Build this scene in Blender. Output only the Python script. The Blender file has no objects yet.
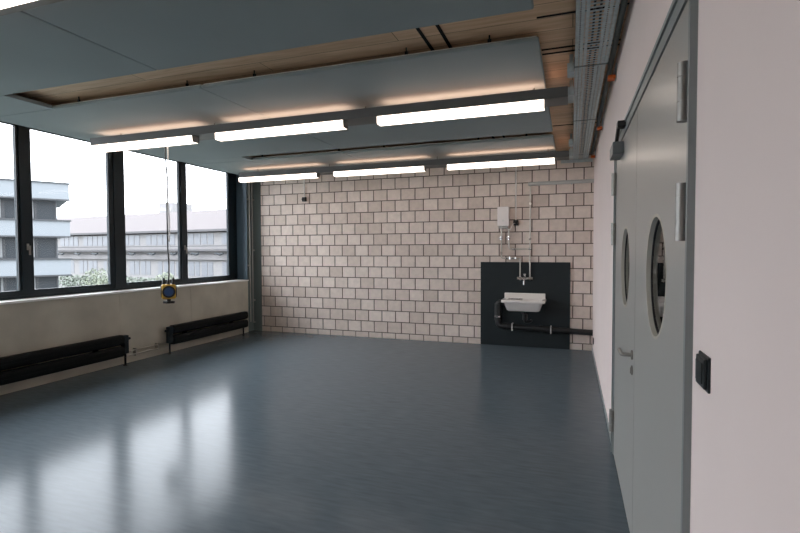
import bpy, bmesh, math, random
from mathutils import Vector, Matrix
random.seed(4)
S = bpy.context.scene
SKY = 10.0                      # overcast sky strength
COL = S.collection
PI = math.pi

# ------------------------------------------------------------------ materials
def nmat(name, col, rough=.5, metal=0.0, spec=.5, emit=None, estr=0.0, var=0.0, vscale=8.0, vstretch=(1, 1, 1),
         bump=0.0, bscale=200.0, rvar=0.0, detail=5, coat=0.0):
    m = bpy.data.materials.new(name); m.use_nodes = True
    nt = m.node_tree; p = nt.nodes['Principled BSDF']
    p.inputs['Base Color'].default_value = (*col, 1)
    p.inputs['Roughness'].default_value = rough
    p.inputs['Metallic'].default_value = metal
    p.inputs['Specular IOR Level'].default_value = spec
    p.inputs['Coat Weight'].default_value = coat
    if emit:
        p.inputs['Emission Color'].default_value = (*emit, 1)
        p.inputs['Emission Strength'].default_value = estr
    if var or bump or rvar:
        tc = nt.nodes.new('ShaderNodeTexCoord'); mp = nt.nodes.new('ShaderNodeMapping')
        mp.inputs['Scale'].default_value = vstretch
        nt.links.new(tc.outputs['Object'], mp.inputs['Vector'])
    if var or rvar:
        nz = nt.nodes.new('ShaderNodeTexNoise'); nz.inputs['Scale'].default_value = vscale
        nz.inputs['Detail'].default_value = detail
        nt.links.new(mp.outputs['Vector'], nz.inputs['Vector'])
    if var:
        cr = nt.nodes.new('ShaderNodeValToRGB')
        cr.color_ramp.elements[0].position = .3; cr.color_ramp.elements[1].position = .7
        cr.color_ramp.elements[0].color = (*[c * (1 - var) for c in col], 1)
        cr.color_ramp.elements[1].color = (*[min(1, c * (1 + var)) for c in col], 1)
        nt.links.new(nz.outputs['Fac'], cr.inputs['Fac'])
        nt.links.new(cr.outputs['Color'], p.inputs['Base Color'])
    if rvar:
        mr = nt.nodes.new('ShaderNodeMapRange')
        mr.inputs['To Min'].default_value = rough - rvar; mr.inputs['To Max'].default_value = rough + rvar
        nt.links.new(nz.outputs['Fac'], mr.inputs['Value'])
        nt.links.new(mr.outputs['Result'], p.inputs['Roughness'])
    if bump:
        nb = nt.nodes.new('ShaderNodeTexNoise'); nb.inputs['Scale'].default_value = bscale
        nb.inputs['Detail'].default_value = 3
        nt.links.new(mp.outputs['Vector'], nb.inputs['Vector'])
        bp = nt.nodes.new('ShaderNodeBump'); bp.inputs['Strength'].default_value = bump
        bp.inputs['Distance'].default_value = .002
        nt.links.new(nb.outputs['Fac'], bp.inputs['Height'])
        nt.links.new(bp.outputs['Normal'], p.inputs['Normal'])
    return m

def block_mat():
    m = nmat('block', (.5, .43, .39), rough=.85, spec=.25, bump=.4, bscale=90)
    nt = m.node_tree; p = nt.nodes['Principled BSDF']
    ge = nt.nodes.new('ShaderNodeNewGeometry')
    cr = nt.nodes.new('ShaderNodeValToRGB')
    e = cr.color_ramp.elements
    e[0].color = (.66, .56, .495, 1); e[1].color = (.80, .70, .635, 1)
    nt.links.new(ge.outputs['Random Per Island'], cr.inputs['Fac'])
    tc = nt.nodes.new('ShaderNodeTexCoord')
    nz = nt.nodes.new('ShaderNodeTexNoise'); nz.inputs['Scale'].default_value = 14; nz.inputs['Detail'].default_value = 8
    nt.links.new(tc.outputs['Object'], nz.inputs['Vector'])
    mr = nt.nodes.new('ShaderNodeMapRange'); mr.inputs['To Min'].default_value = .82; mr.inputs['To Max'].default_value = 1.15
    nt.links.new(nz.outputs['Fac'], mr.inputs['Value'])
    mx = nt.nodes.new('ShaderNodeMix'); mx.data_type = 'RGBA'; mx.blend_type = 'MULTIPLY'; mx.inputs['Factor'].default_value = 1
    nt.links.new(cr.outputs['Color'], mx.inputs['A']); nt.links.new(mr.outputs['Result'], mx.inputs['B'])
    nt.links.new(mx.outputs['Result'], p.inputs['Base Color'])
    return m

def wood_mat():
    m = nmat('ceiling timber', (.3, .2, .12), rough=.6, spec=.3)
    nt = m.node_tree; p = nt.nodes['Principled BSDF']
    tc = nt.nodes.new('ShaderNodeTexCoord'); mp = nt.nodes.new('ShaderNodeMapping')
    mp.inputs['Scale'].default_value = (1.0, 9.0, 1)
    nt.links.new(tc.outputs['Object'], mp.inputs['Vector'])
    nz = nt.nodes.new('ShaderNodeTexNoise'); nz.inputs['Scale'].default_value = 2.2; nz.inputs['Detail'].default_value = 9
    nz.inputs['Distortion'].default_value = .6
    nt.links.new(mp.outputs['Vector'], nz.inputs['Vector'])
    cr = nt.nodes.new('ShaderNodeValToRGB'); e = cr.color_ramp.elements
    e[0].position = .33; e[1].position = .68
    e[0].color = (.60, .40, .245, 1); e[1].color = (.78, .56, .37, 1)
    nt.links.new(nz.outputs['Fac'], cr.inputs['Fac'])
    br = nt.nodes.new('ShaderNodeTexBrick')           # board seams
    br.inputs['Scale'].default_value = 1; br.inputs['Brick Width'].default_value = 2.4; br.inputs['Row Height'].default_value = .2
    br.inputs['Mortar Size'].default_value = .003
    br.inputs['Color1'].default_value = (1, 1, 1, 1); br.inputs['Color2'].default_value = (.82, .82, .82, 1); br.inputs['Mortar'].default_value = (.3, .3, .3, 1)
    nt.links.new(tc.outputs['Object'], br.inputs['Vector'])
    mx = nt.nodes.new('ShaderNodeMix'); mx.data_type = 'RGBA'; mx.blend_type = 'MULTIPLY'; mx.inputs['Factor'].default_value = 1
    nt.links.new(cr.outputs['Color'], mx.inputs['A']); nt.links.new(br.outputs['Color'], mx.inputs['B'])
    nt.links.new(mx.outputs['Result'], p.inputs['Base Color'])
    return m

def glass_mat(name, tint=(1, 1, 1), ior=1.5):
    m = bpy.data.materials.new(name); m.use_nodes = True
    nt = m.node_tree; nt.nodes.clear()
    out = nt.nodes.new('ShaderNodeOutputMaterial'); mix = nt.nodes.new('ShaderNodeMixShader')
    tr = nt.nodes.new('ShaderNodeBsdfTransparent'); tr.inputs['Color'].default_value = (*tint, 1)
    gl = nt.nodes.new('ShaderNodeBsdfGlossy'); gl.inputs['Roughness'].default_value = .01
    fr = nt.nodes.new('ShaderNodeFresnel'); fr.inputs['IOR'].default_value = ior
    nt.links.new(fr.outputs[0], mix.inputs['Fac']); nt.links.new(tr.outputs[0], mix.inputs[1])
    nt.links.new(gl.outputs[0], mix.inputs[2]); nt.links.new(mix.outputs[0], out.inputs['Surface'])
    return m

LAMP = (1.0, .84, .72)
M = dict(
    floor=nmat('blue grey linoleum', (.106, .135, .156), rough=.185, spec=.12, var=.12, vscale=9, vstretch=(.6, 4, 1), rvar=.02),
    white=nmat('white plaster', (.88, .765, .73), rough=.9, spec=.2, var=.015, vscale=2, bump=.05, bscale=150),
    concrete=nmat('fair faced concrete', (.60, .565, .48), rough=.8, spec=.3, var=.13, vscale=2.2, bump=.1, bscale=40, detail=9),
    pier=nmat('grey painted pier', (.16, .2, .2), rough=.6),
    mortar=nmat('mortar', (.135, .108, .092), rough=.95, spec=.1),
    block=block_mat(), wood=wood_mat(), bouncetop=nmat('added light bounce panel top', (.75, .75, .73), rough=.9),
    panel=nmat('grey acoustic metal panel', (.245, .30, .312), rough=.75, spec=.3, var=.03, vscale=1.5),
    paneledge=nmat('grey panel edge', (.20, .235, .24), rough=.55),
    dark=nmat('dark slot', (.02, .02, .02), rough=.9, spec=.1),
    frame=nmat('anthracite aluminium', (.006, .016, .023), rough=.45, spec=.4),
    endpanel=nmat('anthracite blue panel', (.065, .105, .14), rough=.5),
    sill=nmat('white sill', (.95, .94, .92), rough=.3),
    glass=glass_mat('window glass', (.97, .98, .98), 1.16), doorglass=glass_mat('door glass', (.8, .85, .85), 1.5),
    door=nmat('grey green door paint', (.43, .425, .40), rough=.30, spec=.7, bump=.03, bscale=300),
    doorframe=nmat('grey door frame paint', (.26, .29, .29), rough=.4, spec=.5),
    ring=nmat('pale porthole lining', (.58, .55, .48), rough=.4),
    gasket=nmat('black rubber', (.012, .012, .013), rough=.6),
    steel=nmat('brushed stainless steel', (.36, .35, .33), rough=.5, metal=.9, var=.06, vscale=30),
    chrome=nmat('chrome', (.62, .62, .62), rough=.14, metal=1),
    galv=nmat('galvanised steel', (.44, .52, .54), rough=.45, metal=.3, var=.12, vscale=25),
    track=nmat('grey track profile', (.115, .117, .115), rough=.5, spec=.4),
    lamp=nmat('lit diffuser', (.9, .9, .9), rough=.5, emit=LAMP, estr=3.0),
    uplamp=nmat('lit uplight lens', (.9, .9, .9), rough=.5, emit=(1, .57, .40), estr=4.4),
    cap=nmat('grey lamp end cap', (.3, .29, .27), rough=.5),
    black=nmat('black radiator enamel', (.004, .006, .007), rough=.5, spec=.2),
    blackplastic=nmat('black plastic', (.012, .013, .014), rough=.45),
    switch=nmat('black switch plastic', (.010, .016, .018), rough=.4),
    backboard=nmat('anthracite splashback sheet', (.013, .020, .023), rough=.5, spec=.35, var=.05),
    ceramic=nmat('white ceramic', (.88, .84, .80), rough=.15, coat=.3),
    whiteplastic=nmat('white plastic', (.93, .88, .86), rough=.4),
    greypipe=nmat('grey plastic pipe', (.48, .48, .46), rough=.45),
    copper=nmat('steel supply pipe', (.55, .52, .47), rough=.38, metal=.7),
    yellow=nmat('yellow plastic', (.62, .37, .035), rough=.45),
    blue=nmat('blue socket lid', (.02, .085, .26), rough=.4),
    orange=nmat('orange plastic', (.62, .13, .02), rough=.5),
    greybox=nmat('grey closer body', (.16, .18, .19), rough=.4, metal=.3),
    chain=nmat('pale chain', (.85, .84, .81), rough=.4),
    facade=nmat('pale facade panel', (0.140, 0.152, 0.163), rough=.7, spec=.05),
    facadeglass=nmat('grey facade window', (.022, .026, .03), rough=.3, spec=.15),
    facadeframe=nmat('grey facade frame', (.012, .014, .017), rough=.5),
    curtain=nmat('pale curtain', (0.125, 0.128, 0.131), rough=.8),
    farroof=nmat('pale pinkish roof', (.086, .078, .078), rough=.9, spec=.05),
    farwall=nmat('pale far wall', (0.184, 0.179, 0.179), rough=.9, spec=.05),  # haze is put into the far building colours, there is no volume
    farglass=nmat('far hazy windows', (0.106, 0.112, 0.125), rough=.4),
    farline=nmat('far hazy rail', (.085, .083, .086), rough=.8, spec=.05),
    fartower=nmat('far pale tower', (.155, .150, .152), rough=.9, spec=.05),
    ground=nmat('pale ground', (0.156, 0.164, 0.148), rough=.95, spec=.05, var=.1, vscale=.2),
    leaf=nmat('hazy foliage', (.14, .155, .12), rough=.9, spec=.05, var=.15, vscale=3),  # foliage colours greyed to carry the outdoor haze
    leafd=nmat('hazy hedge foliage', (.12, .135, .115), rough=.9, spec=.05, var=.15, vscale=3),
    bark=nmat('pale bark', (.4, .38, .35), rough=.9),
    hall=nmat('corridor wall', (.35, .36, .36), rough=.8),
)

# ------------------------------------------------------------------ mesh builder
class MB:
    def __init__(s): s.v = []; s.f = []; s.mi = []; s.sm = []; s.cur = 0
    def add(s, vs, fs, smooth=False):
        b = len(s.v); s.v += [tuple(v) for v in vs]
        for f in fs: s.f.append([b + i for i in f]); s.mi.append(s.cur); s.sm.append(smooth)
        return s
    def box(s, x0, x1, y0, y1, z0, z1):
        if x0 > x1: x0, x1 = x1, x0
        if y0 > y1: y0, y1 = y1, y0
        if z0 > z1: z0, z1 = z1, z0
        vs = [(x, y, z) for z in (z0, z1) for y in (y0, y1) for x in (x0, x1)]
        return s.add(vs, [(0, 2, 3, 1), (4, 5, 7, 6), (0, 1, 5, 4), (2, 6, 7, 3), (0, 4, 6, 2), (1, 3, 7, 5)])
    def rbox(s, x0, x1, y0, y1, z0, z1, r=.004, seg=2):
        bm = bmesh.new(); bmesh.ops.create_cube(bm, size=1)
        for v in bm.verts: v.co = Vector(((x0 + x1) / 2 + v.co.x * (x1 - x0), (y0 + y1) / 2 + v.co.y * (y1 - y0), (z0 + z1) / 2 + v.co.z * (z1 - z0)))
        bmesh.ops.bevel(bm, geom=bm.edges[:], offset=r, segments=seg, affect='EDGES', profile=.5)
        bm.verts.index_update()
        s.add([v.co[:] for v in bm.verts], [[v.index for v in f.verts] for f in bm.faces]); bm.free(); return s
    def prism(s, pts, axis, a, b):
        # pts: 2-D outline in the two other axes (in order), extruded along axis from a to b
        def P(p, t):
            return {'x': (t, p[0], p[1]), 'y': (p[0], t, p[1]), 'z': (p[0], p[1], t)}[axis]
        n = len(pts); vs = [P(p, a) for p in pts] + [P(p, b) for p in pts]
        fs = [list(range(n))[::-1], [n + i for i in range(n)]] + [(i, (i + 1) % n, n + (i + 1) % n, n + i) for i in range(n)]
        return s.add(vs, fs)
    def tube(s, path, r, seg=12, caps=True):
        path = [Vector(p) for p in path]; rs = r if isinstance(r, (list, tuple)) else [r] * len(path)
        vs = []; prev = None
        for i, p in enumerate(path):
            t = (path[min(i + 1, len(path) - 1)] - path[max(i - 1, 0)]).normalized()
            if prev is None:
                a = Vector((0, 0, 1)) if abs(t.z) < .9 else Vector((1, 0, 0))
                u = t.cross(a).normalized()
            else:
                u = (prev - t * prev.dot(t)).normalized()
            prev = u; w = t.cross(u)
            for k in range(seg):
                q = 2 * PI * k / seg
                vs.append(p + (u * math.cos(q) + w * math.sin(q)) * rs[i])
        fs = []
        for i in range(len(path) - 1):
            for k in range(seg):
                fs.append((i * seg + k, i * seg + (k + 1) % seg, (i + 1) * seg + (k + 1) % seg, (i + 1) * seg + k))
        s.add(vs, fs, True)
        if caps:
            s.add(vs[:seg], [list(range(seg))[::-1]]); s.add(vs[-seg:], [list(range(seg))])
        return s
    def ball(s, c, r, sx=1, sy=1, sz=1, seg=14, rings=9):
        vs = []; fs = []
        for i in range(rings + 1):
            a = PI * i / rings
            for k in range(seg):
                q = 2 * PI * k / seg
                vs.append((c[0] + r * sx * math.sin(a) * math.cos(q), c[1] + r * sy * math.sin(a) * math.sin(q), c[2] + r * sz * math.cos(a)))
        for i in range(rings):
            for k in range(seg):
                fs.append((i * seg + k, (i + 1) * seg + k, (i + 1) * seg + (k + 1) % seg, i * seg + (k + 1) % seg))
        return s.add(vs, fs, True)
    def ring(s, c, axis, r0, r1, a, b, seg=48):
        # annulus around axis with inner radius r0, outer r1, from a to b along the axis
        vs = []
        for (r, t) in ((r0, a), (r1, a), (r1, b), (r0, b)):
            for k in range(seg):
                q = 2 * PI * k / seg; u, w = r * math.cos(q), r * math.sin(q)
                vs.append({'x': (t, c[0] + u, c[1] + w), 'y': (c[0] + u, t, c[1] + w), 'z': (c[0] + u, c[1] + w, t)}[axis])
        fs = []
        for j in range(4):
            for k in range(seg):
                fs.append((j * seg + k, j * seg + (k + 1) % seg, ((j + 1) % 4) * seg + (k + 1) % seg, ((j + 1) % 4) * seg + k))
        return s.add(vs, fs, False)
    def build(s, name, mat, parent=None, at=(0, 0, 0), bevel=0.0):
        o0 = Vector(parent['_w']) if parent is not None else Vector(at)
        me = bpy.data.meshes.new(name)
        me.from_pydata([tuple(Vector(v) - o0) for v in s.v], [], s.f)
        mats = mat if isinstance(mat, (list, tuple)) else [mat]
        for m in mats: me.materials.append(m)
        me.polygons.foreach_set('material_index', s.mi); me.polygons.foreach_set('use_smooth', s.sm)
        bm = bmesh.new(); bm.from_mesh(me); bmesh.ops.recalc_face_normals(bm, faces=bm.faces); bm.to_mesh(me); bm.free()
        me.update()
        o = bpy.data.objects.new(name, me); COL.objects.link(o)
        o['_w'] = tuple(o0)
        if parent is not None: o.parent = parent
        else: o.location = at
        if bevel:
            b = o.modifiers.new('edge', 'BEVEL'); b.width = bevel; b.segments = 2; b.limit_method = 'ANGLE'
        return o

def bx(*a): return MB().box(*a)
def tag(o, label=None, cat=None, group=None, kind=None):
    if label: o['label'] = label
    if cat: o['category'] = cat
    if group: o['group'] = group
    if kind: o['kind'] = kind
    return o
def empty(name, loc):
    o = bpy.data.objects.new(name, None); o.location = loc; o['_w'] = tuple(loc); o.empty_display_size = .05
    COL.objects.link(o); return o
def struct(o, label=None):
    o['kind'] = 'structure'
    if label: o['label'] = label
    return o
def copy_tree(o, loc=None, parent=None):
    c = o.copy(); COL.objects.link(c)
    if parent is not None: c.parent = parent
    if loc is not None: c.location = loc
    for ch in list(o.children): copy_tree(ch, None, c)
    return c

def arc(c, r, a0, a1, plane, n=6):
    out = []
    for i in range(n + 1):
        a = a0 + (a1 - a0) * i / n; u, w = r * math.cos(a), r * math.sin(a)
        out.append({'xz': (c[0] + u, c[1], c[2] + w), 'xy': (c[0] + u, c[1] + w, c[2]), 'yz': (c[0], c[1] + u, c[2] + w)}[plane])
    return out
def bend(pts, r, n=6):
    # polyline with rounded corners
    P = [Vector(p) for p in pts]; out = [P[0]]
    for i in range(1, len(P) - 1):
        a = (P[i - 1] - P[i]); b = (P[i + 1] - P[i]); rr = min(r, a.length * .49, b.length * .49)
        p0 = P[i] + a.normalized() * rr; p1 = P[i] + b.normalized() * rr
        for k in range(n + 1):
            t = k / n
            out.append(p0 * (1 - t) ** 2 + P[i] * 2 * t * (1 - t) + p1 * t * t)
    out.append(P[-1]); return out

XR, XL, YB, YF, ZC = .33, -6.0, 8.25, -2.6, 3.13

# ------------------------------------------------------------------ camera
cam = bpy.data.cameras.new('camera'); co = bpy.data.objects.new('camera', cam); COL.objects.link(co)
cam.sensor_width = 36; cam.lens = 486.3 / 800 * 36; cam.clip_start = .02; cam.clip_end = 800
yaw, pitch, roll = [math.radians(a) for a in (-19.377, -1.891, -.2096)]
Fw = Vector((math.sin(yaw) * math.cos(pitch), math.cos(yaw) * math.cos(pitch), math.sin(pitch)))
r_ = Vector((math.cos(yaw), -math.sin(yaw), 0)); u_ = r_.cross(Fw)
Rt = r_ * math.cos(roll) + u_ * math.sin(roll); Up = u_ * math.cos(roll) - r_ * math.sin(roll)
mw = Matrix((Rt, Up, -Fw)).transposed().to_4x4(); mw.translation = Vector((0, 0, 1.6))
co.matrix_world = mw; S.camera = co

# ------------------------------------------------------------------ room shell
struct(bx(XL - .3, XR + .12, YF - .1, YB + .2, -.2, 0).build('floor', M['floor']))
struct(bx(XL - .3, XR + .3, YF - .1, YB + .2, ZC, ZC + .2).build('ceiling', M['wood']))
for gx in (-1.008, -.868):                                   # two open joints in the timber ceiling
    struct(bx(gx - .012, gx + .012, YF, YB, ZC - .006, ZC).build('trim_1', M['dark']))
for gy in (3.37, 3.92, 4.01, 6.335):
    struct(bx(-.225, XR, gy - .008, gy + .008, ZC - .006, ZC).build('trim_2', M['dark']))

# back wall: real blocks with recessed joints
wb = MB()
wb.cur = 0; wb.box(XL - .3, XR + .12, YB + .004, YB + .2, 0, ZC)
wb.cur = 1
x_left, x_right = -5.835, XR
row = 0; z = -.1
while z < ZC:
    z0, z1 = max(0.0, z + .0075), min(ZC, z + .2 - .0075)
    off = -1.931 if row % 2 == 0 else -1.82
    n0 = math.floor((x_left - off) / .2645) - 1
    x = off + n0 * .2645
    while x < x_right:
        a, b = max(x_left, x + .0085), min(x_right, x + .2645 - .0085)
        if b - a > .02 and z1 - z0 > .02:
            d = random.uniform(-.0015, .001)
            wb.box(a, b, YB - .004 + d, YB + .03, z0, z1)
        x += .2645
    z += .2; row += 1
struct(wb.build('wall_back', [M['mortar'], M['block']]))
struct(bx(XL - .02, -5.838, YB - .012, YB + .004, 0, ZC).build('trim_3', M['pier']))

# left wall: concrete parapet with formwork joints, white sill, wall above the windows
wl = MB(); ys = [YF, .2, 2.66, 5.14, 6.5, 8.03]
for a, b in zip(ys[:-1], ys[1:]): wl.box(XL - .3, XL, a + .002, b - .002, 0, 1.01)
wl.box(XL - .3, XL - .004, YF, 8.03, 0, 1.008)
struct(wl.build('wall_left', M['concrete']))
struct(bx(XL - .3, XL - .03, 8.03, YB, 0, 3.128).build('wall_left', M['pier']))
struct(bx(XL - .30, XL + .02, YF, 8.03, 1.011, 1.036).build('trim_4', M['sill']))
struct(bx(XL - .3, XR + .12, YF - .1, YF, 0, ZC).build('wall_front', M['white']))
# right wall with the door opening
DY0, DY1, DZ = 1.578, 4.15, 2.42
wr = MB(); wr.box(XR, XR + .12, YF, DY0, 0, ZC); wr.box(XR, XR + .12, DY1, YB, 0, ZC); wr.box(XR, XR + .12, DY0, DY1, DZ, ZC)
struct(wr.build('wall_right', M['white']))
bb = MB(); bb.box(XR - .008, XR, DY1 + .01, YB - .01, 0, .05); bb.box(XR - .008, XR, YF, DY0 - .01, 0, .05)
struct(bb.build('baseboard_right', M['doorframe']))
# the unlit corridor behind the door
struct(bx(XR + .12, XR + 2.2, .5, 5.5, -.2, 0).build('floor', M['floor']))
struct(bx(XR + 2.2, XR + 2.3, .5, 5.5, -.2, ZC).build('wall_corridor', M['hall']))
hb = MB(); hb.box(XR + .3, XR + 2.2, .5, 5.5, 2.8, 2.9); hb.box(XR + .12, XR + 2.2, .4, .5, 0, 2.9); hb.box(XR + .12, XR + 2.2, 5.5, 5.6, 0, 2.9)
struct(hb.build('wall_corridor', M['hall']))

# ------------------------------------------------------------------ windows
FX0, FX1 = XL - .295, XL - .252
def window(n, ya, yb_, last=False):
    # ya..yb_: outer frame of a unit with two panes
    w = empty('window_%d' % n, (XL - .27, (ya + yb_) / 2, 1.036)); struct(w)
    p1 = (ya + .135, ya + 1.195); p2 = (ya + 1.37, ya + 2.42 if not last else ya + 2.44)
    zb, zt = 1.134, 3.105
    f = MB()
    f.box(FX0, FX1, ya, p1[0], 1.0365, 3.128); f.box(FX0, FX1, p2[1], yb_, 1.0365, 3.128)
    f.box(FX0, FX1, p1[0], p2[1], 1.0365, zb); f.box(FX0, FX1, p1[0], p2[1], zt, 3.128)
    # raised outer rebate
    f.box(FX1, FX1 + .012, ya, ya + .055, 1.0365, 3.128); f.box(FX1, FX1 + .012, yb_ - .055, yb_, 1.0365, 3.128)
    f.box(FX1, FX1 + .012, ya + .055, yb_ - .055, 1.0365, 1.07)
    f.build('window_frame', M['frame'], w)
    c = MB(); c.box(FX0, FX1, p1[1], p2[0], zb, zt); c.box(FX1, FX1 + .014, p1[1] + .03, p2[0] - .03, zb, zt)
    c.build('mullion', M['frame'], w)
    for a, b in (p1, p2):
        bx(XL - .280, XL - .270, a, b, zb, zt).build('pane', M['glass'], w)
    h = MB(); hy = p2[0] - .075; h.rbox(FX1 + .014, FX1 + .024, hy - .014, hy + .014, 1.62, 1.70, .003)
    h.tube([(FX1 + .024, hy, 1.66), (FX1 + .05, hy, 1.66)], .008); h.rbox(FX1 + .045, FX1 + .058, hy - .011, hy + .011, 1.56, 1.675, .004)
    h.build('window_handle', M['steel'], w)
    return w
for n, ya in enumerate((-2.32, .235, 2.79)):
    window(n + 1, ya, ya + 2.555)
window(4, 5.345, 8.02, True)
struct(bx(XL - .25, XL - .002, 8.02, 8.03, 1.036, 3.128).build('trim_5', M['endpanel']))
struct(bx(XL - .29, XL - .25, YF, -2.32, 1.036, 3.128).build('trim_6', M['endpanel']))

# ------------------------------------------------------------------ door
d = empty('door_1', (XR + .05, (DY0 + DY1) / 2, 0)); struct(d, 'grey double door with round portholes')
f = MB(); L0, LM, L1, LZ = 1.632, 2.857, 4.085, 2.345
for (a, b) in ((DY0, L0 - .004), (L1 + .004, DY1)): f.box(XR - .012, XR + .12, a, b, 0, DZ)
f.box(XR - .012, XR + .12, L0 - .004, L1 + .004, LZ + .005, DZ)
f.box(XR - .02, XR - .012, DY0, DY0 + .02, 0, DZ); f.box(XR - .02, XR - .012, DY1 - .02, DY1, 0, DZ); f.box(XR - .02, XR - .012, DY0 + .02, DY1 - .02, DZ - .02, DZ)
f.build('door_frame', M['doorframe'], d)
def leaf(y0, y1, pc):
    z0, z1 = .008, LZ; xa, xb = XR - .006, XR + .05; R = .255; cy, cz = pc
    angs = sorted([2 * PI * k / 72 for k in range(72)] + [math.atan2(zz - cz, yy - cy) % (2 * PI) for yy in (y0, y1) for zz in (z0, z1)])
    inn = []; outp = []
    for a in angs:
        c, s = math.cos(a), math.sin(a); inn.append((cy + R * c, cz + R * s))
        t = min(((y1 - cy) / c if c > 1e-9 else 1e9), ((y0 - cy) / c if c < -1e-9 else 1e9), ((z1 - cz) / s if s > 1e-9 else 1e9), ((z0 - cz) / s if s < -1e-9 else 1e9))
        outp.append((cy + t * c, cz + t * s))
    n = len(angs); vs = [(xa, *p) for p in inn] + [(xa, *p) for p in outp] + [(xb, *p) for p in inn] + [(xb, *p) for p in outp]
    fs = []
    for i in range(n):
        j = (i + 1) % n
        fs += [(i, j, n + j, n + i), (2 * n + i, 3 * n + i, 3 * n + j, 2 * n + j), (i, 2 * n + i, 2 * n + j, j), (n + i, n + j, 3 * n + j, 3 * n + i)]
    lf = MB().add(vs, fs).build('door_leaf', M['door'], d)
    MB().ring(pc, 'x', .243, .2548, xa - .001, xb + .004, 72).build('porthole_ring', M['ring'], lf)
    MB().ring(pc, 'x', .236, .2428, XR + .012, XR + .026, 72).build('gasket', M['gasket'], lf)
    g = MB(); seg = 72
    g.add([(XR + t, cy + .238 * math.cos(2 * PI * k / seg), cz + .238 * math.sin(2 * PI * k / seg)) for t in (.016, .022) for k in range(seg)],
          [list(range(seg)), list(range(seg, 2 * seg))] + [(k, (k + 1) % seg, seg + (k + 1) % seg, seg + k) for k in range(seg)])
    g.build('pane', M['doorglass'], lf)
    return lf
near = leaf(L0, LM - .004, (2.215, 1.49)); far = leaf(LM + .004, L1, (3.375, 1.49))
def hinge(y, zc, leafo):
    h = MB(); x = XR - .022
    h.tube([(x, y, zc - .085), (x, y, zc - .03)], .0185, 18); h.tube([(x, y, zc - .027), (x, y, zc + .042)], .0185, 18); h.tube([(x, y, zc + .045), (x, y, zc + .085)], .0185, 18)
    h.tube([(x, y, zc - .08), (x, y, zc + .08)], .016, 12)
    h.box(x, XR - .006, y - .008, y + .014, zc - .08, zc + .08)
    h.build('hinge', M['steel'], d)
for zc in (2.06, 1.71, .26): hinge(1.634, zc, near)
for zc in (2.10, 1.72, .27): hinge(4.085, zc, far)
# lever handle and cylinder rosette on the far leaf beside the meeting line
h = MB(); hy, hz = 2.935, 1.02
h.tube([(XR - .006, hy, hz), (XR - .014, hy, hz)], .026, 24)
h.tube(bend([(XR - .014, hy, hz), (XR - .062, hy, hz), (XR - .062, hy + .135, hz)], .02), .0105, 14)
h.build('door_handle', M['steel'], far)
h = MB(); h.tube([(XR - .006, hy, hz - .085), (XR - .013, hy, hz - .085)], .026, 24); h.rbox(XR - .018, XR - .012, hy - .006, hy + .006, hz - .103, hz - .07, .002)
h.build('keyhole_rosette', M['steel'], far)
c = MB(); c.rbox(XR - .075, XR - .006, 3.53, 3.80, 2.235, 2.315, .006)
dc = c.build('door_closer', M['greybox'], d)
a = MB(); a.tube([(XR - .045, 3.62, 2.315), (XR - .045, 3.62, 2.332)], .014); a.tube([(XR - .045, 3.62, 2.332), (XR - .05, 3.42, 2.385)], .012, 8)
a.rbox(XR - .06, XR - .012, 3.36, 3.44, 2.372, 2.41, .004); a.build('closer_arm', M['blackplastic'], dc)

# ------------------------------------------------------------------ suspended ceiling panels
PX0, PX1, PZ = -5.95, -.220, 3.04
def panel(y0, y1, label, seams, rod_x):
    t = empty('ceiling_panel', ((PX0 + PX1) / 2, (y0 + y1) / 2, PZ))
    tag(t, label, 'ceiling panel', 'suspended grey ceiling panels')
    xs = [PX0] + seams + [PX1]
    for a, b in zip(xs[:-1], xs[1:]):
        p = MB(); p.rbox(a + .0005, b - .0005, y0, y1, PZ, PZ + .034, .014, 4); p.cur = 1; p.box(a + .016, b - .016, y0 + .016, y1 - .016, PZ + .034, PZ + .042); p.build('panel_section', [M['panel'], M['bouncetop']], t)  # unseen pale top layer, added to bounce light onto the timber ceiling
    for rx in rod_x:
        for ry in (y0 + .012, y1 - .06):
            r = MB(); r.tube([(rx, ry, PZ + .042), (rx, ry, ZC)], .006, 8); r.tube([(rx, ry, PZ + .042), (rx, ry, PZ + .06)], .014, 8)
            r.build('hanger_rod', M['dark'], t)
    return t
RX = (-3.26, -2.545, -1.185, -.56, -4.6)
panel(.3, 3.07, 'long grey suspended panel nearest the viewer, cut by the top of the picture', [-3.12], RX)
panel(3.52, 6.27, 'middle of the three long grey suspended panels, above the nearer full light row', [-3.10], RX)
panel(6.55, 8.2, 'farthest grey suspended panel, against the block wall above the far light row', [-3.19], RX)
o = MB().rbox(-5.9, -4.95, 3.073, 3.517, PZ + .002, PZ + .04, .004).build('infill_panel', M['panel'], at=(-5.4, 3.3, PZ))
tag(o, 'short grey infill plate between the nearest and middle ceiling panels by the windows', 'ceiling panel')
o = MB().rbox(-5.93, -4.78, 6.273, 6.547, PZ + .002, PZ + .04, .004).build('infill_panel', M['panel'], at=(-5.2, 6.4, PZ))
tag(o, 'short grey infill plate between the middle and farthest ceiling panels by the windows', 'ceiling panel')

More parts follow.
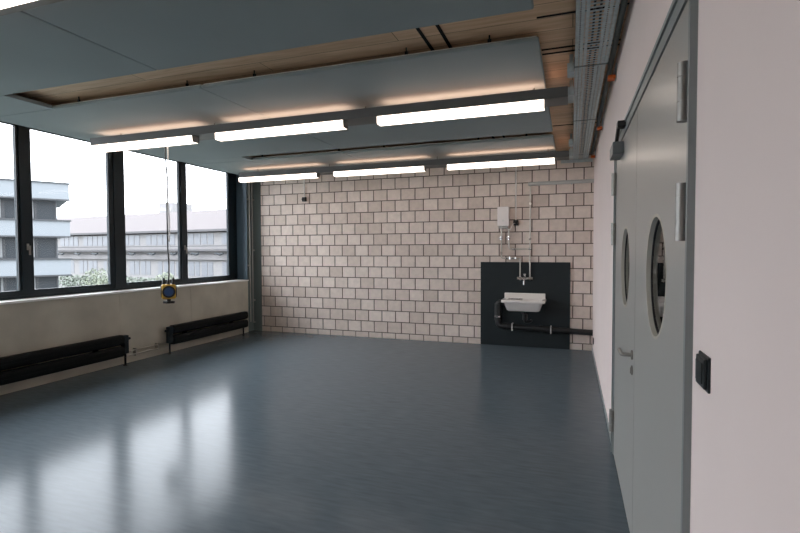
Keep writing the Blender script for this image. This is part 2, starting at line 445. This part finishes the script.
# ------------------------------------------------------------------ light tracks and luminaires
LZ0 = 2.80
rows = [(1.61, 'overhead row at the top left corner'), (4.365, 'nearer full row'), (7.125, 'far row by the block wall')]
segs = [(-5.437, -3.935), (-3.622, -2.095), (-1.752, -.215)]
def track(yc, label):
    t = empty('light_track', (-2.8, yc + .06, 2.87)); tag(t, label, 'light track', 'steel tracks carrying the lights')
    p = MB(); y0, y1, z0, z1 = yc - .06, yc + .19, 2.87, 2.955
    p.prism([(y0, z0), (y1, z0), (y1, z1), (y1 - .006, z1), (y1 - .006, z0 + .006), (y0 + .006, z0 + .006), (y0 + .006, z1), (y0, z1)], 'x', -5.437, -.035)
    p.build('track_profile', M['track'], t)
    for rx in (-5.2, -3.8, -1.95, -.32):
        r = MB(); r.tube([(rx, yc + .16, 2.876), (rx, yc + .16, PZ)], .005, 8); r.build('suspension_rod', M['track'], t)
    e = MB(); e.box(-.034, .012, y0 + .01, y1 - .01, z0 + .01, z1 - .005); e.build('end_bracket', M['galv'], t)
    return t
tl = {0: 'grey light track of the row nearest the viewer, top left of the picture',
      1: 'long grey light track under the middle ceiling panel',
      2: 'long grey light track under the farthest ceiling panel by the block wall'}
for i, (yc, _) in enumerate(rows): track(yc, tl[i])
def luminaire():
    x0, x1 = segs[0]; yc = rows[1][0]; L = 1.53
    t = empty('linear_light', (-5.437 + L / 2, yc, LZ0))
    p = MB(); y0, y1 = yc - .054, yc + .054
    p.prism([(y0 + .004, LZ0 + .003), (y0 + .012, LZ0), (y1 - .012, LZ0), (y1 - .004, LZ0 + .003), (y1, LZ0 + .068), (y0, LZ0 + .068)], 'x', -5.437 + .006, -5.437 + L - .006)
    p.build('diffuser', M['lamp'], t)
    for x in (-5.437, -5.437 + L - .006):
        e = MB(); e.prism([(y0 + .006, LZ0), (y1 - .006, LZ0), (y1 + .002, LZ0 + .069), (y0 - .002, LZ0 + .069)], 'x', x, x + .006)
        e.build('end_cap', M['cap'], t)
    MB().rbox(-5.437 + .01, -5.437 + L - .01, yc + .06, yc + .18, 2.940, 2.9545, .003).build('uplight_lens', M['uplamp'], t)
    return t
proto = luminaire(); first = True
pos_lab = ['leftmost of the three lit linear lights in the %s', 'middle of the three lit linear lights in the %s', 'rightmost of the three lit linear lights in the %s']
for ri, (yc, rl) in enumerate(rows):
    for si, (a, b) in enumerate(segs):
        loc = ((a + b) / 2, yc, LZ0)
        if first: t = proto; t.location = loc; first = False
        else: t = copy_tree(proto, loc)
        lab = {(0, 0): 'lit linear light of the nearest row, beyond the left picture edge by the windows', (0, 1): 'lit linear light cut by the top left corner, under the nearest ceiling panel', (0, 2): 'lit linear light out of view overhead near the double door'}.get((ri, si), pos_lab[si] % rl)
        tag(t, lab, 'linear light', 'lit linear lights under the ceiling panels')

# ------------------------------------------------------------------ cable tray along the right wall
TZ, TX0, TX1 = 2.995, .016, .25
t = empty('cable_tray', (.13, 3.5, TZ)); tag(t, 'grey perforated metal cable tray running along the top of the white wall', 'cable tray')
def tray(y0, y1, x0, x1, z):
    p = MB(); W = x1 - x0
    L = [(0, .022), (.032, .05), (.06, .078), (W - .078, W - .06), (W - .05, W - .032), (W - .022, W)]
    for a, b in L: p.box(x0 + a, x0 + b, y0, y1, z, z + .002)
    y = y0 + .002
    while y < y1 - .014:
        for a, b in ((.022, .032), (.05, .06), (W - .06, W - .05), (W - .032, W - .022)): p.box(x0 + a, x0 + b, y, y + .012, z, z + .002)
        y += .027
    y = y0
    while y < y1 - .02:
        p.box(x0 + .078, x1 - .078, y, y + .018, z, z + .002); y += .045
    for xx in (x0, x1 - .0015): p.box(xx, xx + .0015, y0, y1, z, z + .06)
    p.box(x0, x0 + .01, y0, y1, z + .058, z + .06); p.box(x1 - .01, x1, y0, y1, z + .058, z + .06)
    return p
for i, (a, b, x1) in enumerate(((-1.5, 1.2, TX1), (1.205, 3.99, TX1), (4.0, 5.64, TX1 - .012), (5.65, 8.05, TX1 - .012))):
    tray(a, b, TX0, x1, TZ + (.002 if i > 1 else 0)).build('tray_section', M['galv'], t)
for yy in (1.2, 3.995, 5.645):
    p = MB(); p.box(TX0 - .004, TX1 + .004, yy - .012, yy + .012, TZ - .003, TZ - .0005); p.box(TX0 - .005, TX0 - .001, yy - .06, yy + .06, TZ, TZ + .055)
    p.box(TX1 + .001, TX1 + .005, yy - .06, yy + .06, TZ, TZ + .055); p.build('tray_joint', M['pier'], t)
for yy in (1.35, 1.95, 4.10, 4.72, 6.86, 7.48):
    p = MB(); p.box(TX0 - .055, TX0 - .002, yy - .07, yy + .07, TZ - .02, TZ + .05); p.box(TX0 - .04, TX0 - .01, yy - .02, yy + .02, TZ + .05, ZC)
    p.build('tray_bracket', M['galv'], t, bevel=.004)
p = MB(); p.box(-.16, XR - .03, 7.98, 8.03, TZ - .05, TZ - .004); p.build('end_support', M['galv'], t, bevel=.003)
# cable bundle lying in the tray and conduit beside it
o = MB()
for k in range(5):
    xx = .05 + .035 * k
    o.tube([(xx + .004 * math.sin(3 * j + k), -1.4 + j * .6, TZ + .016 + .004 * (k % 2)) for j in range(16)], .0075, 8)
tag(o.build('cable_bundle', M['blackplastic'], at=(.13, 3.5, TZ + .01)), 'bundle of dark cables lying in the grey cable tray', 'cables')
o = MB(); o.tube([(.292, -1.4, 3.10), (.292, 8.15, 3.10)], .02, 12)
tag(o.build('conduit', M['pier'], at=(.292, 3.5, 3.1)), 'dark conduit pipe between the cable tray and the white wall', 'pipe')
for i, (yy, lb) in enumerate(((4.27, 'orange cable clip beside the cable tray, nearest the viewer'), (5.98, 'orange cable clip beside the cable tray, middle of three'), (7.75, 'orange cable clip beside the cable tray, nearest the block wall'))):
    t = empty('cable_clip', (.3, yy, 2.955)); tag(t, lb, 'cable clip', 'orange cable clips along the white wall')
    MB().rbox(.266, .322, yy - .04, yy + .04, 2.955, 2.985, .006).build('clip_jaw', M['orange'], t)
    bx(.322, XR, yy - .03, yy + .03, 2.95, 3.075).build('wall_strap', M['galv'], t)

# ------------------------------------------------------------------ radiators
def radiator(y0, y1, end):
    t = empty('radiator', (-5.9, (y0 + y1) / 2, 0))
    for z0, z1 in ((.138, .278), (.301, .438)):
        p = MB(); n = 10; r = .04; pts = []
        for cx_, cz_, a0 in ((-5.875, z1 - r, 0), (-5.925, z1 - r, PI / 2), (-5.925, z0 + r, PI), (-5.875, z0 + r, 1.5 * PI)):
            for k in range(n + 1):
                a = a0 + (PI / 2) * k / n; pts.append((cx_ + r * math.cos(a) * .8, cz_ + r * math.sin(a)))
        p.prism(pts, 'y', y0 + .02, y1 - .02)
        q = [(x * .75 - 5.9 * .25, (z - (z0 + z1) / 2) * .8 + (z0 + z1) / 2) for x, z in pts]
        p.prism(q, 'y', y0, y0 + .02); p.prism(q, 'y', y1 - .02, y1)
        for zz in (z0 + .055, z0 + .09): p.box(-5.845, -5.8405, y0 + .05, y1 - .05, zz, zz + .006)
        p.build('radiator_tube', M['black'], t)
    s = 1 if end > 0 else -1; ye = y1 if s > 0 else y0
    p = MB(); p.rbox(-5.93, -5.86, min(ye, ye + s * .075), max(ye, ye + s * .075), .17, .425, .008)
    p.tube([(-5.895, ye + s * .075, .37), (-5.895, ye + s * .12, .37)], .018); p.build('valve_block', M['frame'], t)
    p = MB(); p.tube([(-5.895, ye + s * .04, 0), (-5.895, ye + s * .04, .172)], .014); p.tube([(-5.895, ye + s * .04, 0), (-5.895, ye + s * .04, .008)], .03); p.build('leg', M['black'], t)
    yo = y0 if s > 0 else y1
    p = MB(); p.tube([(-5.895, yo - s * .1 * -1, 0), (-5.895, yo + s * .1, .14)], .014); p.tube([(-5.895, yo + s * .1, 0), (-5.895, yo + s * .1, .008)], .03); p.build('leg', M['black'], t)
    for yy in (y0 + .35, y1 - .35):
        p = MB(); p.box(XL, -5.945, yy - .02, yy + .02, .17, .42); p.build('wall_bracket', M['black'], t)
    return t
tag(radiator(3.2, 5.08, 1), 'long low black tube radiator nearest the viewer, cut by the left edge', 'radiator', 'black radiators below the windows')
tag(radiator(5.96, 7.83, -1), 'long low black tube radiator in the far corner below the last window', 'radiator', 'black radiators below the windows')
o = MB(); o.tube(bend([(-5.955, 5.19, .115), (-5.955, 5.5, .115), (-5.955, 5.93, .115)], .02), .011); o.tube([(-5.955, 5.19, .175), (-5.955, 5.93, .175)], .011)
for yy in (5.35, 5.75): o.box(XL, -5.944, yy - .012, yy + .012, .09, .2)
tag(o.build('heating_pipe', M['copper'], at=(-5.955, 5.56, .1)), 'pair of thin heating pipes on the concrete between the two radiators', 'pipe')

# two pipes in the far left corner
o = MB()
o.tube(bend([(-6.0, YB - .012, .17), (-6.0, 8.19, .17), (-6.0, 8.19, 3.03)], .04), .013)
for zz in (.6, 1.6, 2.6): o.box(-6.02, -5.98, 8.2, YB - .012, zz, zz + .03)
tag(o.build('riser_pipe', M['greypipe'], at=(-6.0, 8.19, .2)), 'thin grey pipe running up the dark corner strip beside the blocks', 'pipe')
o = MB(); o.tube([(-5.975, 8.07, .2), (-5.975, 8.07, 3.03)], .012)
for zz in (1.3, 2.6): o.box(-6.03, -5.965, 8.06, 8.08, zz, zz + .03)
tag(o.build('riser_pipe', M['greypipe'], at=(-5.975, 8.07, .2)), 'thin grey pipe running up beside the last window, left of the dark corner strip', 'pipe')

# ------------------------------------------------------------------ wash place on the back wall
FY = YB - .006                                              # face of the blocks
o = MB().box(-1.442, -.008, FY - .026, FY, .002, 1.40).build('splashback', M['backboard'], at=(-.725, FY, 0), bevel=.002)
tag(o, 'large square dark grey splashback panel behind the white sink', 'wall panel')
PF = FY - .026
sx, sy0, sy1 = -.710, 7.80, PF
t = empty('sink', (sx, PF, .58)); tag(t, 'white wall-mounted utility sink on the dark splashback', 'sink')
def ringpts(cx, cy, hx, hy, z, r=.05, n=5):
    out = []
    for qx, qy, a0 in ((1, 1, 0), (-1, 1, PI / 2), (-1, -1, PI), (1, -1, 1.5 * PI)):
        for k in range(n + 1):
            a = a0 + PI / 2 * k / n; out.append((cx + qx * (hx - r) + r * math.cos(a), cy + qy * (hy - r) + r * math.sin(a), z))
    return out
def loft(rings):
    n = len(rings[0]); vs = [p for R in rings for p in R]; fs = []
    for i in range(len(rings) - 1):
        for k in range(n): fs.append((i * n + k, i * n + (k + 1) % n, (i + 1) * n + (k + 1) % n, (i + 1) * n + k))
    fs.append(list(range(n))[::-1]); b = (len(rings) - 1) * n; fs.append([b + k for k in range(n)])
    return vs, fs
cyc = (sy0 + sy1) / 2 ; hy = (sy1 - sy0) / 2
b = MB()
b.add(*loft([ringpts(sx, cyc - .02, .235, hy - .10, .625, .05), ringpts(sx, cyc - .01, .258, hy - .06, .645, .05), ringpts(sx, cyc, .295, hy - .02, .755, .05),
             ringpts(sx, cyc, .335, hy, .765, .04), ringpts(sx, cyc, .340, hy, .79, .04), ringpts(sx, cyc, .335, hy - .004, .806, .035),
             ringpts(sx, cyc - .03, .29, hy - .06, .80, .05), ringpts(sx, cyc - .03, .275, hy - .075, .76, .05), ringpts(sx, cyc - .03, .215, hy - .11, .655, .05)]), True)
b.build('bowl', M['ceramic'], t)
MB().rbox(sx - .325, sx + .325, sy1 - .075, sy1, .80, .895, .012, 3).build('back_ledge', M['ceramic'], t)
g = MB()
for k in range(5): g.tube([(sx - .25, 7.9 + .05 * k, .808), (sx - .02, 7.9 + .05 * k, .808)], .004, 6)
g.tube([(sx - .25, 7.88, .808), (sx - .25, 8.12, .808)], .005, 6); g.tube([(sx - .02, 7.88, .808), (sx - .02, 8.12, .808)], .005, 6)
g.build('bucket_grid', M['chrome'], t)
tt = MB(); tt.tube([(sx + .0, cyc, .625), (sx, cyc, .565)], .032); tt.tube([(sx + .02, cyc, .57), (sx + .02, cyc, .48)], .04)
tt.tube(bend([(sx + .02, cyc, .5), (sx + .02, cyc, .44), (sx + .10, PF - .1, .44), (sx + .1, PF, .44)], .04), .022); tt.build('bottle_trap', M['blackplastic'], t)
# mixer tap
t = empty('wall_tap', (sx, PF, 1.14)); tag(t, 'chrome two-handle wall tap above the white sink', 'tap')
m_ = MB(); m_.tube([(-.80, PF - .05, 1.135), (-.62, PF - .05, 1.135)], .022, 14)
for xx in (-.79, -.632): m_.tube([(xx, PF - .05, 1.135), (xx, PF, 1.135)], .018, 12); m_.tube([(xx, PF, 1.135), (xx, PF - .008, 1.135)], .032, 16)
m_.build('tap_body', M['chrome'], t)
m_ = MB(); m_.tube(bend([(-.711, PF - .05, 1.135), (-.711, PF - .10, 1.17), (-.711, PF - .2, 1.14), (-.711, PF - .22, 1.04)], .05), .013, 12); m_.build('spout', M['chrome'], t)
for xx, s in ((-.815, -1), (-.605, 1)):
    m_ = MB(); m_.tube([(xx - s * .01, PF - .05, 1.135), (xx + s * .02, PF - .05, 1.135)], .02, 12); m_.rbox(xx - .02, xx + .02, PF - .075, PF - .025, 1.15, 1.162, .004); m_.tube([(xx, PF - .05, 1.135), (xx, PF - .05, 1.155)], .008)
    m_.build('tap_handle', M['chrome'], t)
m_ = MB(); m_.tube([(-.711, PF - .06, 1.15), (-.711, PF - .06, 1.20)], .018, 12); m_.tube([(-.711, PF - .06, 1.20), (-.711, PF - .06, 1.212)], .026, 12); m_.build('diverter_knob', M['chrome'], t)
# supply pipes
t = empty('supply_pipes', (-.8, FY, 1.4)); tag(t, 'thin steel water pipes running down the blocks to the wall tap', 'pipe')
PY = FY - .035
for pts in ([(-.632, PY, 2.64), (-.632, PY, 1.14)], [(-1.095, PY, 1.96), (-1.095, PY, 1.465), (-.79, PY, 1.465), (-.79, PY, 1.14)], [(-.972, PY, 1.96), (-.972, PY, 1.617), (-.65, PY, 1.617)]):
    MB().tube(bend(pts, .03), .011, 10).build('pipe', M['copper'], t)
for xx in (-1.095, -.972):
    v = MB(); v.tube([(xx, PY, 1.77), (xx, PY, 1.83)], .021, 10); v.tube([(xx, PY, 1.80), (xx, PY - .05, 1.80)], .012, 8); v.rbox(xx - .035, xx + .012, PY - .062, PY - .048, 1.79, 1.81, .003); v.build('valve', M['chrome'], t)
v = MB(); v.tube([(-.93, PY, 1.617), (-.86, PY, 1.617)], .02, 10); v.tube([(-.9, PY, 1.617), (-.9, PY - .05, 1.617)], .01); v.build('valve', M['chrome'], t)
MB().tube([(-.66, PY, 1.617), (-.61, PY, 1.617)], .018, 10).build('pipe_joint', M['chrome'], t)
v = MB(); v.tube([(-1.02, PY, 1.465), (-.88, PY, 1.465)], .019, 10); v.tube([(-.95, PY, 1.44), (-.95, PY, 1.49)], .022, 10); v.tube([(-.86, PY, 1.45), (-.86, PY, 1.48)], .02); v.build('filter_fitting', M['chrome'], t)
for (xx, zz) in ((-.632, 2.35), (-.632, 1.78), (-.632, 1.43), (-.79, 1.43), (-1.095, 1.55)):
    v = MB(); v.ring((xx, zz), 'y', .011, .02, PY - .012, PY + .012, 16); v.tube([(xx, PY + .012, zz), (xx, FY if zz > 1.41 else PF, zz)], .006, 8); v.build('pipe_clamp', M['chrome'], t)
# instantaneous water heater
t = empty('water_heater', (-1.06, FY, 2.0)); tag(t, 'small white box water heater on the blocks above the splashback', 'water heater')
MB().rbox(-1.155, -.968, FY - .10, FY, 2.0, 2.316, .012, 3).build('heater_case', M['whiteplastic'], t)
MB().tube([(-1.06, FY - .10, 2.085), (-1.06, FY - .108, 2.085)], .018, 20).build('dial', M['chain'], t)
p = MB(); p.rbox(-1.13, -.99, FY - .085, FY - .01, 1.958, 2.0, .006); p.build('connection_cover', M['greypipe'], t)
# black socket with conduit, beside the heater
def socket(x, z, ztop, label, cable=False):
    t = empty('power_outlet', (x, FY, z)); tag(t, label, 'power outlet', 'black outlets hanging below thin conduits')
    p = MB(); p.rbox(x - .042, x + .042, FY - .05, FY, z - .042, z + .042, .012, 3); p.ring((x, z), 'y', .022, .034, FY - .066, FY - .05, 24)
    p.build('outlet_body', M['blackplastic'], t)
    MB().tube([(x, FY - .02, z + .04), (x, FY - .02, ztop)], .0095, 10).build('conduit', M['chain'], t)
    if cable:
        MB().tube(bend([(x - .01, FY - .05, z - .01), (x - .05, FY - .09, z - .03), (x - .085, FY - .05, z - .12), (x - .14, FY - .04, z - .10), (x - .14, FY - .04, z - .08)], .03), .006, 8).build('power_cable', M['chain'], t)
socket(-.862, 2.05, 3.03, 'black power outlet under a thin conduit right of the white water heater', True)
socket(-4.83, 2.585, 3.03, 'black power outlet under a short conduit high on the left of the block wall')
# grey pipe from the right wall
t = empty('service_pipe', (-.16, FY, 2.68)); tag(t, 'horizontal grey pipe high on the blocks running to the white wall', 'pipe')
MB().tube([(-.665, FY - .045, 2.672), (XR - .001, FY - .045, 2.676)], .03, 16).build('pipe', M['greypipe'], t)
for xx in (-.5, 0.0):
    p = MB(); p.ring((xx, 0), 'z', 0, 0, 0, 0, 3) if False else p.box(xx - .01, xx + .01, FY - .02, FY, 2.64, 2.71); p.build('pipe_clamp', M['galv'], t)
# black waste pipe
t = empty('waste_pipe', (-.6, PF, .3)); tag(t, 'thick black waste pipe curving below the sink to the right wall', 'pipe')
WY = PF - .07
MB().tube(bend([(-1.02, WY, .735), (-1.14, WY, .735), (-1.14, WY, .345), (-.9, WY, .335), (XR - .001, WY, .30)], .075, 8), .047, 18).build('pipe', M['blackplastic'], t)
MB().tube([(-1.14, WY, .43), (-1.14, WY, .71)], .057, 18).build('pipe_sleeve', M['blackplastic'], t)
for zz in (.50,):
    MB().tube([(-1.14, WY, zz - .012), (-1.14, WY, zz + .012)], .063, 18).build('pipe_collar', M['chrome'], t)
for xx in (-1.02, -.45): MB().tube([(xx - .03, WY, .335 - (xx + .9) * .028), (xx + .03, WY, .335 - (xx + .96) * .028)], .055, 18).build('pipe_sleeve', M['blackplastic'], t)
for xx in (-.905, -.297):
    zc = .335 - (xx + .9) * .028
    p = MB(); p.box(xx - .009, xx + .009, WY - .055, WY - .047, zc - .06, zc + .06); p.box(xx - .009, xx + .009, WY - .047, PF, zc + .047, zc + .058); p.box(xx - .009, xx + .009, WY - .047, PF, zc - .058, zc - .047)
    p.build('pipe_clamp', M['chain'], t)

# ------------------------------------------------------------------ switches on the right wall
t = empty('light_switch', (XR, 1.43, 1.28)); tag(t, 'black switch on the white wall right of the double door', 'light switch')
MB().rbox(XR - .006, XR, 1.386, 1.486, 1.240, 1.330, .002).build('back_plate', M['switch'], t)
MB().rbox(XR - .014, XR - .006, 1.394, 1.478, 1.247, 1.323, .003).build('switch_housing', M['switch'], t)
MB().rbox(XR - .017, XR - .014, 1.405, 1.467, 1.258, 1.312, .0014).build('rocker', M['switch'], t)
o = MB().rbox(XR - .012, XR, 7.74, 7.83, .19, .28, .004).build('wall_socket', M['blackplastic'], at=(XR, 7.78, .19))
tag(o, 'tiny dark socket low on the white wall near the far corner', 'power outlet')

# ------------------------------------------------------------------ hanging energy cube
cx, cy = -4.45, 4.47; zc = 1.13
rx_, ry_ = cx, cy
t = empty('hanging_socket_cube', (cx, cy, zc - .09)); tag(t, 'yellow power cube with blue socket lid hanging by a cable before the windows', 'hanging power outlet')
q = math.radians(-20)
def rotq(mb):
    mb.v = [(cx + (x - cx) * math.cos(q) - (y - cy) * math.sin(q), cy + (x - cx) * math.sin(q) + (y - cy) * math.cos(q), z) for x, y, z in mb.v]; return mb
q = math.radians(46)
rotq(MB().rbox(cx - .076, cx + .076, cy - .076, cy + .076, zc - .085, zc + .085, .02, 3)).build('cube_body', M['yellow'], t)
for k in range(4):
    q = math.radians(46) + k * PI / 2
    s_ = rotq(MB().ring((cx, zc), 'y', .05, .070, cy - .084, cy - .074, 28)).build('socket_collar', M['blackplastic'], t)
    w = MB(); w.tube([(cx, cy - .074, zc), (cx, cy - .080, zc)], .05, 24); rotq(w).build('socket_lid', M['blue'], s_)
q = 0
bp_ = MB(); bp_.tube([(cx, cy, zc - .082), (cx, cy, zc - .115)], .022, 14); bp_.tube([(cx, cy, zc - .115), (cx, cy, zc - .14)], .034, 14)
bp_.tube([(cx - .06, cy - .02, zc - .127), (cx + .06, cy + .02, zc - .127)], .015, 10); bp_.build('bottom_connector', M['blackplastic'], t)
for dx, dy, hh in ((-.052, -.02, .16), (.052, .02, .16), (0, 0, .14)):
    w = MB(); w.tube([(cx + dx, cy + dy, zc + .08), (cx + dx, cy + dy, zc + hh - .03), (cx + dx, cy + dy, zc + hh)], [.02, .018, .008], 12); w.build('cable_gland', M['blackplastic'], t)
ca = MB(); pts = []
for j in range(40):
    z = zc + .12 + (2.869 - zc - .12) * j / 39; pts.append((cx + .006 * math.sin(j * .3), cy + .004 * math.sin(j * .5), z))
ca.tube(pts, .0075, 8); ca.build('power_cable', M['blackplastic'], t)
ch = MB()
for j in range(44):
    z = zc + .6 + j * .025
    if z > 2.85: break
    a = 0 if j % 2 else PI / 2
    ch.tube([(cx + .019 + .008 * math.cos(u) * math.cos(a) + .010 * math.sin(j * .2), cy + .008 * math.cos(u) * math.sin(a), z + .017 * math.sin(u)) for u in [2 * PI * k / 10 for k in range(11)]], .0035, 6, False)
ch.tube([(cx + .02, cy, zc + .08), (cx + .02, cy, zc + .62)], .002, 6)
ch.build('hanging_chain', M['chain'], t)

# ------------------------------------------------------------------ outside
struct(bx(-160, -6.6, -40, 260, -6.4, -6.2).build('ground', M['ground']))
cam0 = Vector((0, 0, 1.6))
def at(px, py, depth):
    return cam0 + (Fw + Rt * (px - 400) / 486.3 - Up * (py - 266.5) / 486.3) * depth
def obox(m, P, D, N, u0, u1, n0, n1, z0, z1):
    # box in a frame: P origin, D along the facade, N outward
    vs = [P + D * u + N * n for u in (u0, u1) for n in (n0, n1)]
    v8 = [(v.x, v.y, z) for z in (z0, z1) for v in vs]
    m.add(v8, [(0, 2, 3, 1), (4, 5, 7, 6), (0, 1, 5, 4), (2, 6, 7, 3), (0, 4, 6, 2), (1, 3, 7, 5)]); return m
# near pale building with banded balconies
A = at(67, 240, 42.6); A.z = 0
D = Vector((-.52, -.854, 0)); N = Vector((.854, -.52, 0))
t = empty('apartment_building', (A.x, A.y, -6.2)); tag(t, 'pale blue-white building with banded balconies seen through the left windows', 'building')
LEN = 26
w = MB(); obox(w, A, D, N, .6, LEN, -10, -1.0, -6.2, 7.2); w.build('building_core', M['facade'], t)
for z0, z1 in ((6.15, 7.5), (2.95, 4.25), (-.40, .92), (-3.7, -2.4)):
    w = MB(); obox(w, A, D, N, -.25, LEN, -10, 0, z0, z1); w.build('balcony_band', M['facade'], t)
    w = MB(); obox(w, A, D, N, -.3, LEN, -.2, .1, z0 - .12, z0 + .0); w.build('band_edge', M['facadeframe'], t); w = MB(); obox(w, A, D, N, -.35, LEN, -.5, .12, z1, z1 + .1); w.build('band_edge', M['facadeframe'], t)
for z0, z1 in ((4.35, 6.03), (1.02, 2.83), (-2.3, -.52)):
    u = .7; k = 0
    while u < LEN - 1.2:
        ww = [1.35, .8, 1.2, .55][k % 4]
        g = obox(MB(), A, D, N, u, u + ww, -.98, -.9, z0, z1).build('building_window', M['facadeglass'], t)
        fr = MB(); obox(fr, A, D, N, u - .05, u + .06, -.9, -.8, z0, z1); obox(fr, A, D, N, u + ww - .02, u + ww + .05, -.9, -.8, z0, z1); obox(fr, A, D, N, u - .05, u + ww + .05, -.9, -.81, z0, z0 + .07); obox(fr, A, D, N, u - .05, u + ww + .05, -.9, -.81, z1 - .07, z1)
        fr.build('window_frame', M['facadeframe'], g)
        if k % 2 == 1:
            obox(MB(), A, D, N, u + .12, u + ww * .5, -.9, -.86, z0 + .1, z1 - .05).build('curtain', M['curtain'], g)
        u += ww + .08; k += 1
w = MB(); obox(w, A, D, N, 5.8, LEN, -9, -.8, 7.6, 9.9); w.build('roof_storey', M['facade'], t)
w = MB(); obox(w, A, D, N, 5.2, LEN, -9.5, .1, 9.9, 10.1); w.build('flat_roof', M['facadeframe'], t)
# long hazy industrial building
B = at(58, 250, 97); B.z = 0
D2 = Vector((.993, -.12, 0)); N2 = Vector((-.12, -.993, 0))
t = empty('industrial_building', (B.x, B.y, -6.2)); tag(t, 'long pale industrial building with pinkish roof and window bands', 'building')
LB = 75
w = MB(); obox(w, B, D2, N2, -25, LB, -18, 0, -6.2, 4.6); w.build('wall', M['farwall'], t)
rf = MB(); a0, a1 = B + N2 * .8, B - N2 * 12
vs = [(*(p + D2 * u).to_2d(), zz) for u in (-26, LB) for p, zz in ((a0, 5.1), (a1, 9.6), (B - N2 * 20, 5.1))]
rf.add(vs, [(0, 1, 2), (3, 5, 4), (0, 3, 4, 1), (1, 4, 5, 2), (0, 2, 5, 3)]); rf.build('roof', M['farroof'], t)
w = MB(); obox(w, B, D2, N2, -25.5, LB, -.2, .9, 4.75, 5.1); w.build('eaves', M['farline'], t)
w = MB(); obox(w, B, D2, N2, 0, LB, -.2, 1.2, 1.6, 1.9); w.build('walkway', M['farline'], t); w = MB(); obox(w, B, D2, N2, 0, LB, 1.0, 1.1, 2.35, 2.5); w.build('railing', M['farline'], t)
w = MB(); obox(w, B, D2, N2, 0, LB, -.2, .5, .2, 1.0); w.build('canopy', M['fartower'], t)
def farwin(u, z0, z1, ww):
    g = obox(MB(), B, D2, N2, u, u + ww, 0, .06, z0, z1).build('building_window', M['farglass'], t)
u = 1.0; k = 0
while u < 60:
    if k % 6 != 4: farwin(u, 2.7, 4.5, 1.25)
    if k % 5 != 3: farwin(u, -2.5, -.1, 1.0 if k % 2 else 1.25)
    u += 1.5; k += 1
for k in range(9):
    u = 3 + k * 5.2; v = MB(); v.tube([tuple(B + D2 * (u + j * .3) + N2 * 1.6 + Vector((0, 0, 1.15 + .12 * math.sin(j * 1.3)))) for j in range(7)], .16, 6)
    v.build('awning_roll', M['facadeglass'], t)
# hazy tower behind
T = at(150, 240, 210); T.z = 0
t = empty('tower_block', (T.x, T.y, -6.2)); tag(t, 'faint pale tower block rising behind the pinkish roof', 'building')
w = MB(); obox(w, T, D2, N2, 6, 14.5, -10, 0, -6.2, 22.0); obox(w, T, D2, N2, -1, 6, -10, 0, -6.2, 17.5); w.build('wall', M['fartower'], t)
for zz in (18.5, 14.5):
    obox(MB(), T, D2, N2, 6.5, 14, 0, .1, zz, zz + 1.4).build('building_window', M['farwall'], t)
# trees and hedge in front of the industrial building
def tree(px, depth, h, r, label, seed):
    rn = random.Random(seed); P = at(px, 250, depth); P.z = -6.2
    t = empty('tree', P); tag(t, label, 'tree', 'hazy pale trees outside the windows')
    MB().tube([P, P + Vector((0, 0, h * .55))], [.14, .07], 8).build('trunk', M['bark'], t)
    c = MB()
    for k in range(900):
        a = rn.uniform(0, 2 * PI); b_ = math.acos(rn.uniform(-1, 1)); rr = r * rn.random() ** .4
        p = P + Vector((rr * math.sin(b_) * math.cos(a), rr * math.sin(b_) * math.sin(a), h - r * 1.1 + rr * 1.1 * math.cos(b_)))
        s = rn.uniform(.10, .2); n1 = Vector((rn.gauss(0, 1), rn.gauss(0, 1), rn.gauss(0, 1))).normalized(); n2 = n1.orthogonal().normalized()
        c.add([p - n1 * s, p + n2 * s * .6, p + n1 * s, p - n2 * s * .6], [(0, 1, 2, 3)])
    c.build('foliage', M['leaf'], t)
tree(98, 70, 5.6, 2.2, 'hazy pale tree outside the second window, left of the dark window joint', 1)
tree(165, 64, 5.0, 1.5, 'hazy pale tree outside, just behind the hanging cable', 2)
tree(214, 60, 4.6, 1.3, 'hazy pale tree outside the last window before the block wall', 3)
hd = MB(); rn = random.Random(9)
H0 = at(60, 250, 79); H0.z = -6.2
for k in range(5200):
    p = H0 + D2 * rn.uniform(0, 40) + N2 * rn.uniform(-1, 1) + Vector((0, 0, rn.uniform(0, 1) ** .7 * 4.0))
    s = rn.uniform(.12, .26); n1 = Vector((rn.gauss(0, 1), rn.gauss(0, 1), rn.gauss(0, 1))).normalized(); n2 = n1.orthogonal().normalized()
    hd.add([p - n1 * s, p + n2 * s * .6, p + n1 * s, p - n2 * s * .6], [(0, 1, 2, 3)])
tag(hd.build('hedge', M['leafd'], at=H0), 'long hazy hedge along the foot of the industrial building', 'hedge')

# ------------------------------------------------------------------ sky
w = bpy.data.worlds.new('overcast'); S.world = w; w.use_nodes = True
nt = w.node_tree; bg = nt.nodes['Background']; bg.inputs['Strength'].default_value = SKY
# overcast sky: luminance rises from the horizon to the zenith
tc = nt.nodes.new('ShaderNodeTexCoord'); sp = nt.nodes.new('ShaderNodeSeparateXYZ'); cr = nt.nodes.new('ShaderNodeValToRGB')
nt.links.new(tc.outputs['Generated'], sp.inputs[0]); nt.links.new(sp.outputs['Z'], cr.inputs['Fac'])
cr.color_ramp.elements[0].color = (.42, .435, .465, 1); cr.color_ramp.elements[1].color = (.96, 1.0, 1.08, 1)
nt.links.new(cr.outputs['Color'], bg.inputs['Color'])

for o in list(bpy.data.objects):
    if '_w' in o: del o['_w']
S.cycles.use_denoising = True
S.cycles.max_bounces = 8; S.cycles.transparent_max_bounces = 16
S.cycles.sample_clamp_indirect = 6
vs = S.view_settings
vs.view_transform = 'Standard'; vs.look = 'None'; vs.exposure = .36; vs.gamma = 1; vs.use_curve_mapping = False
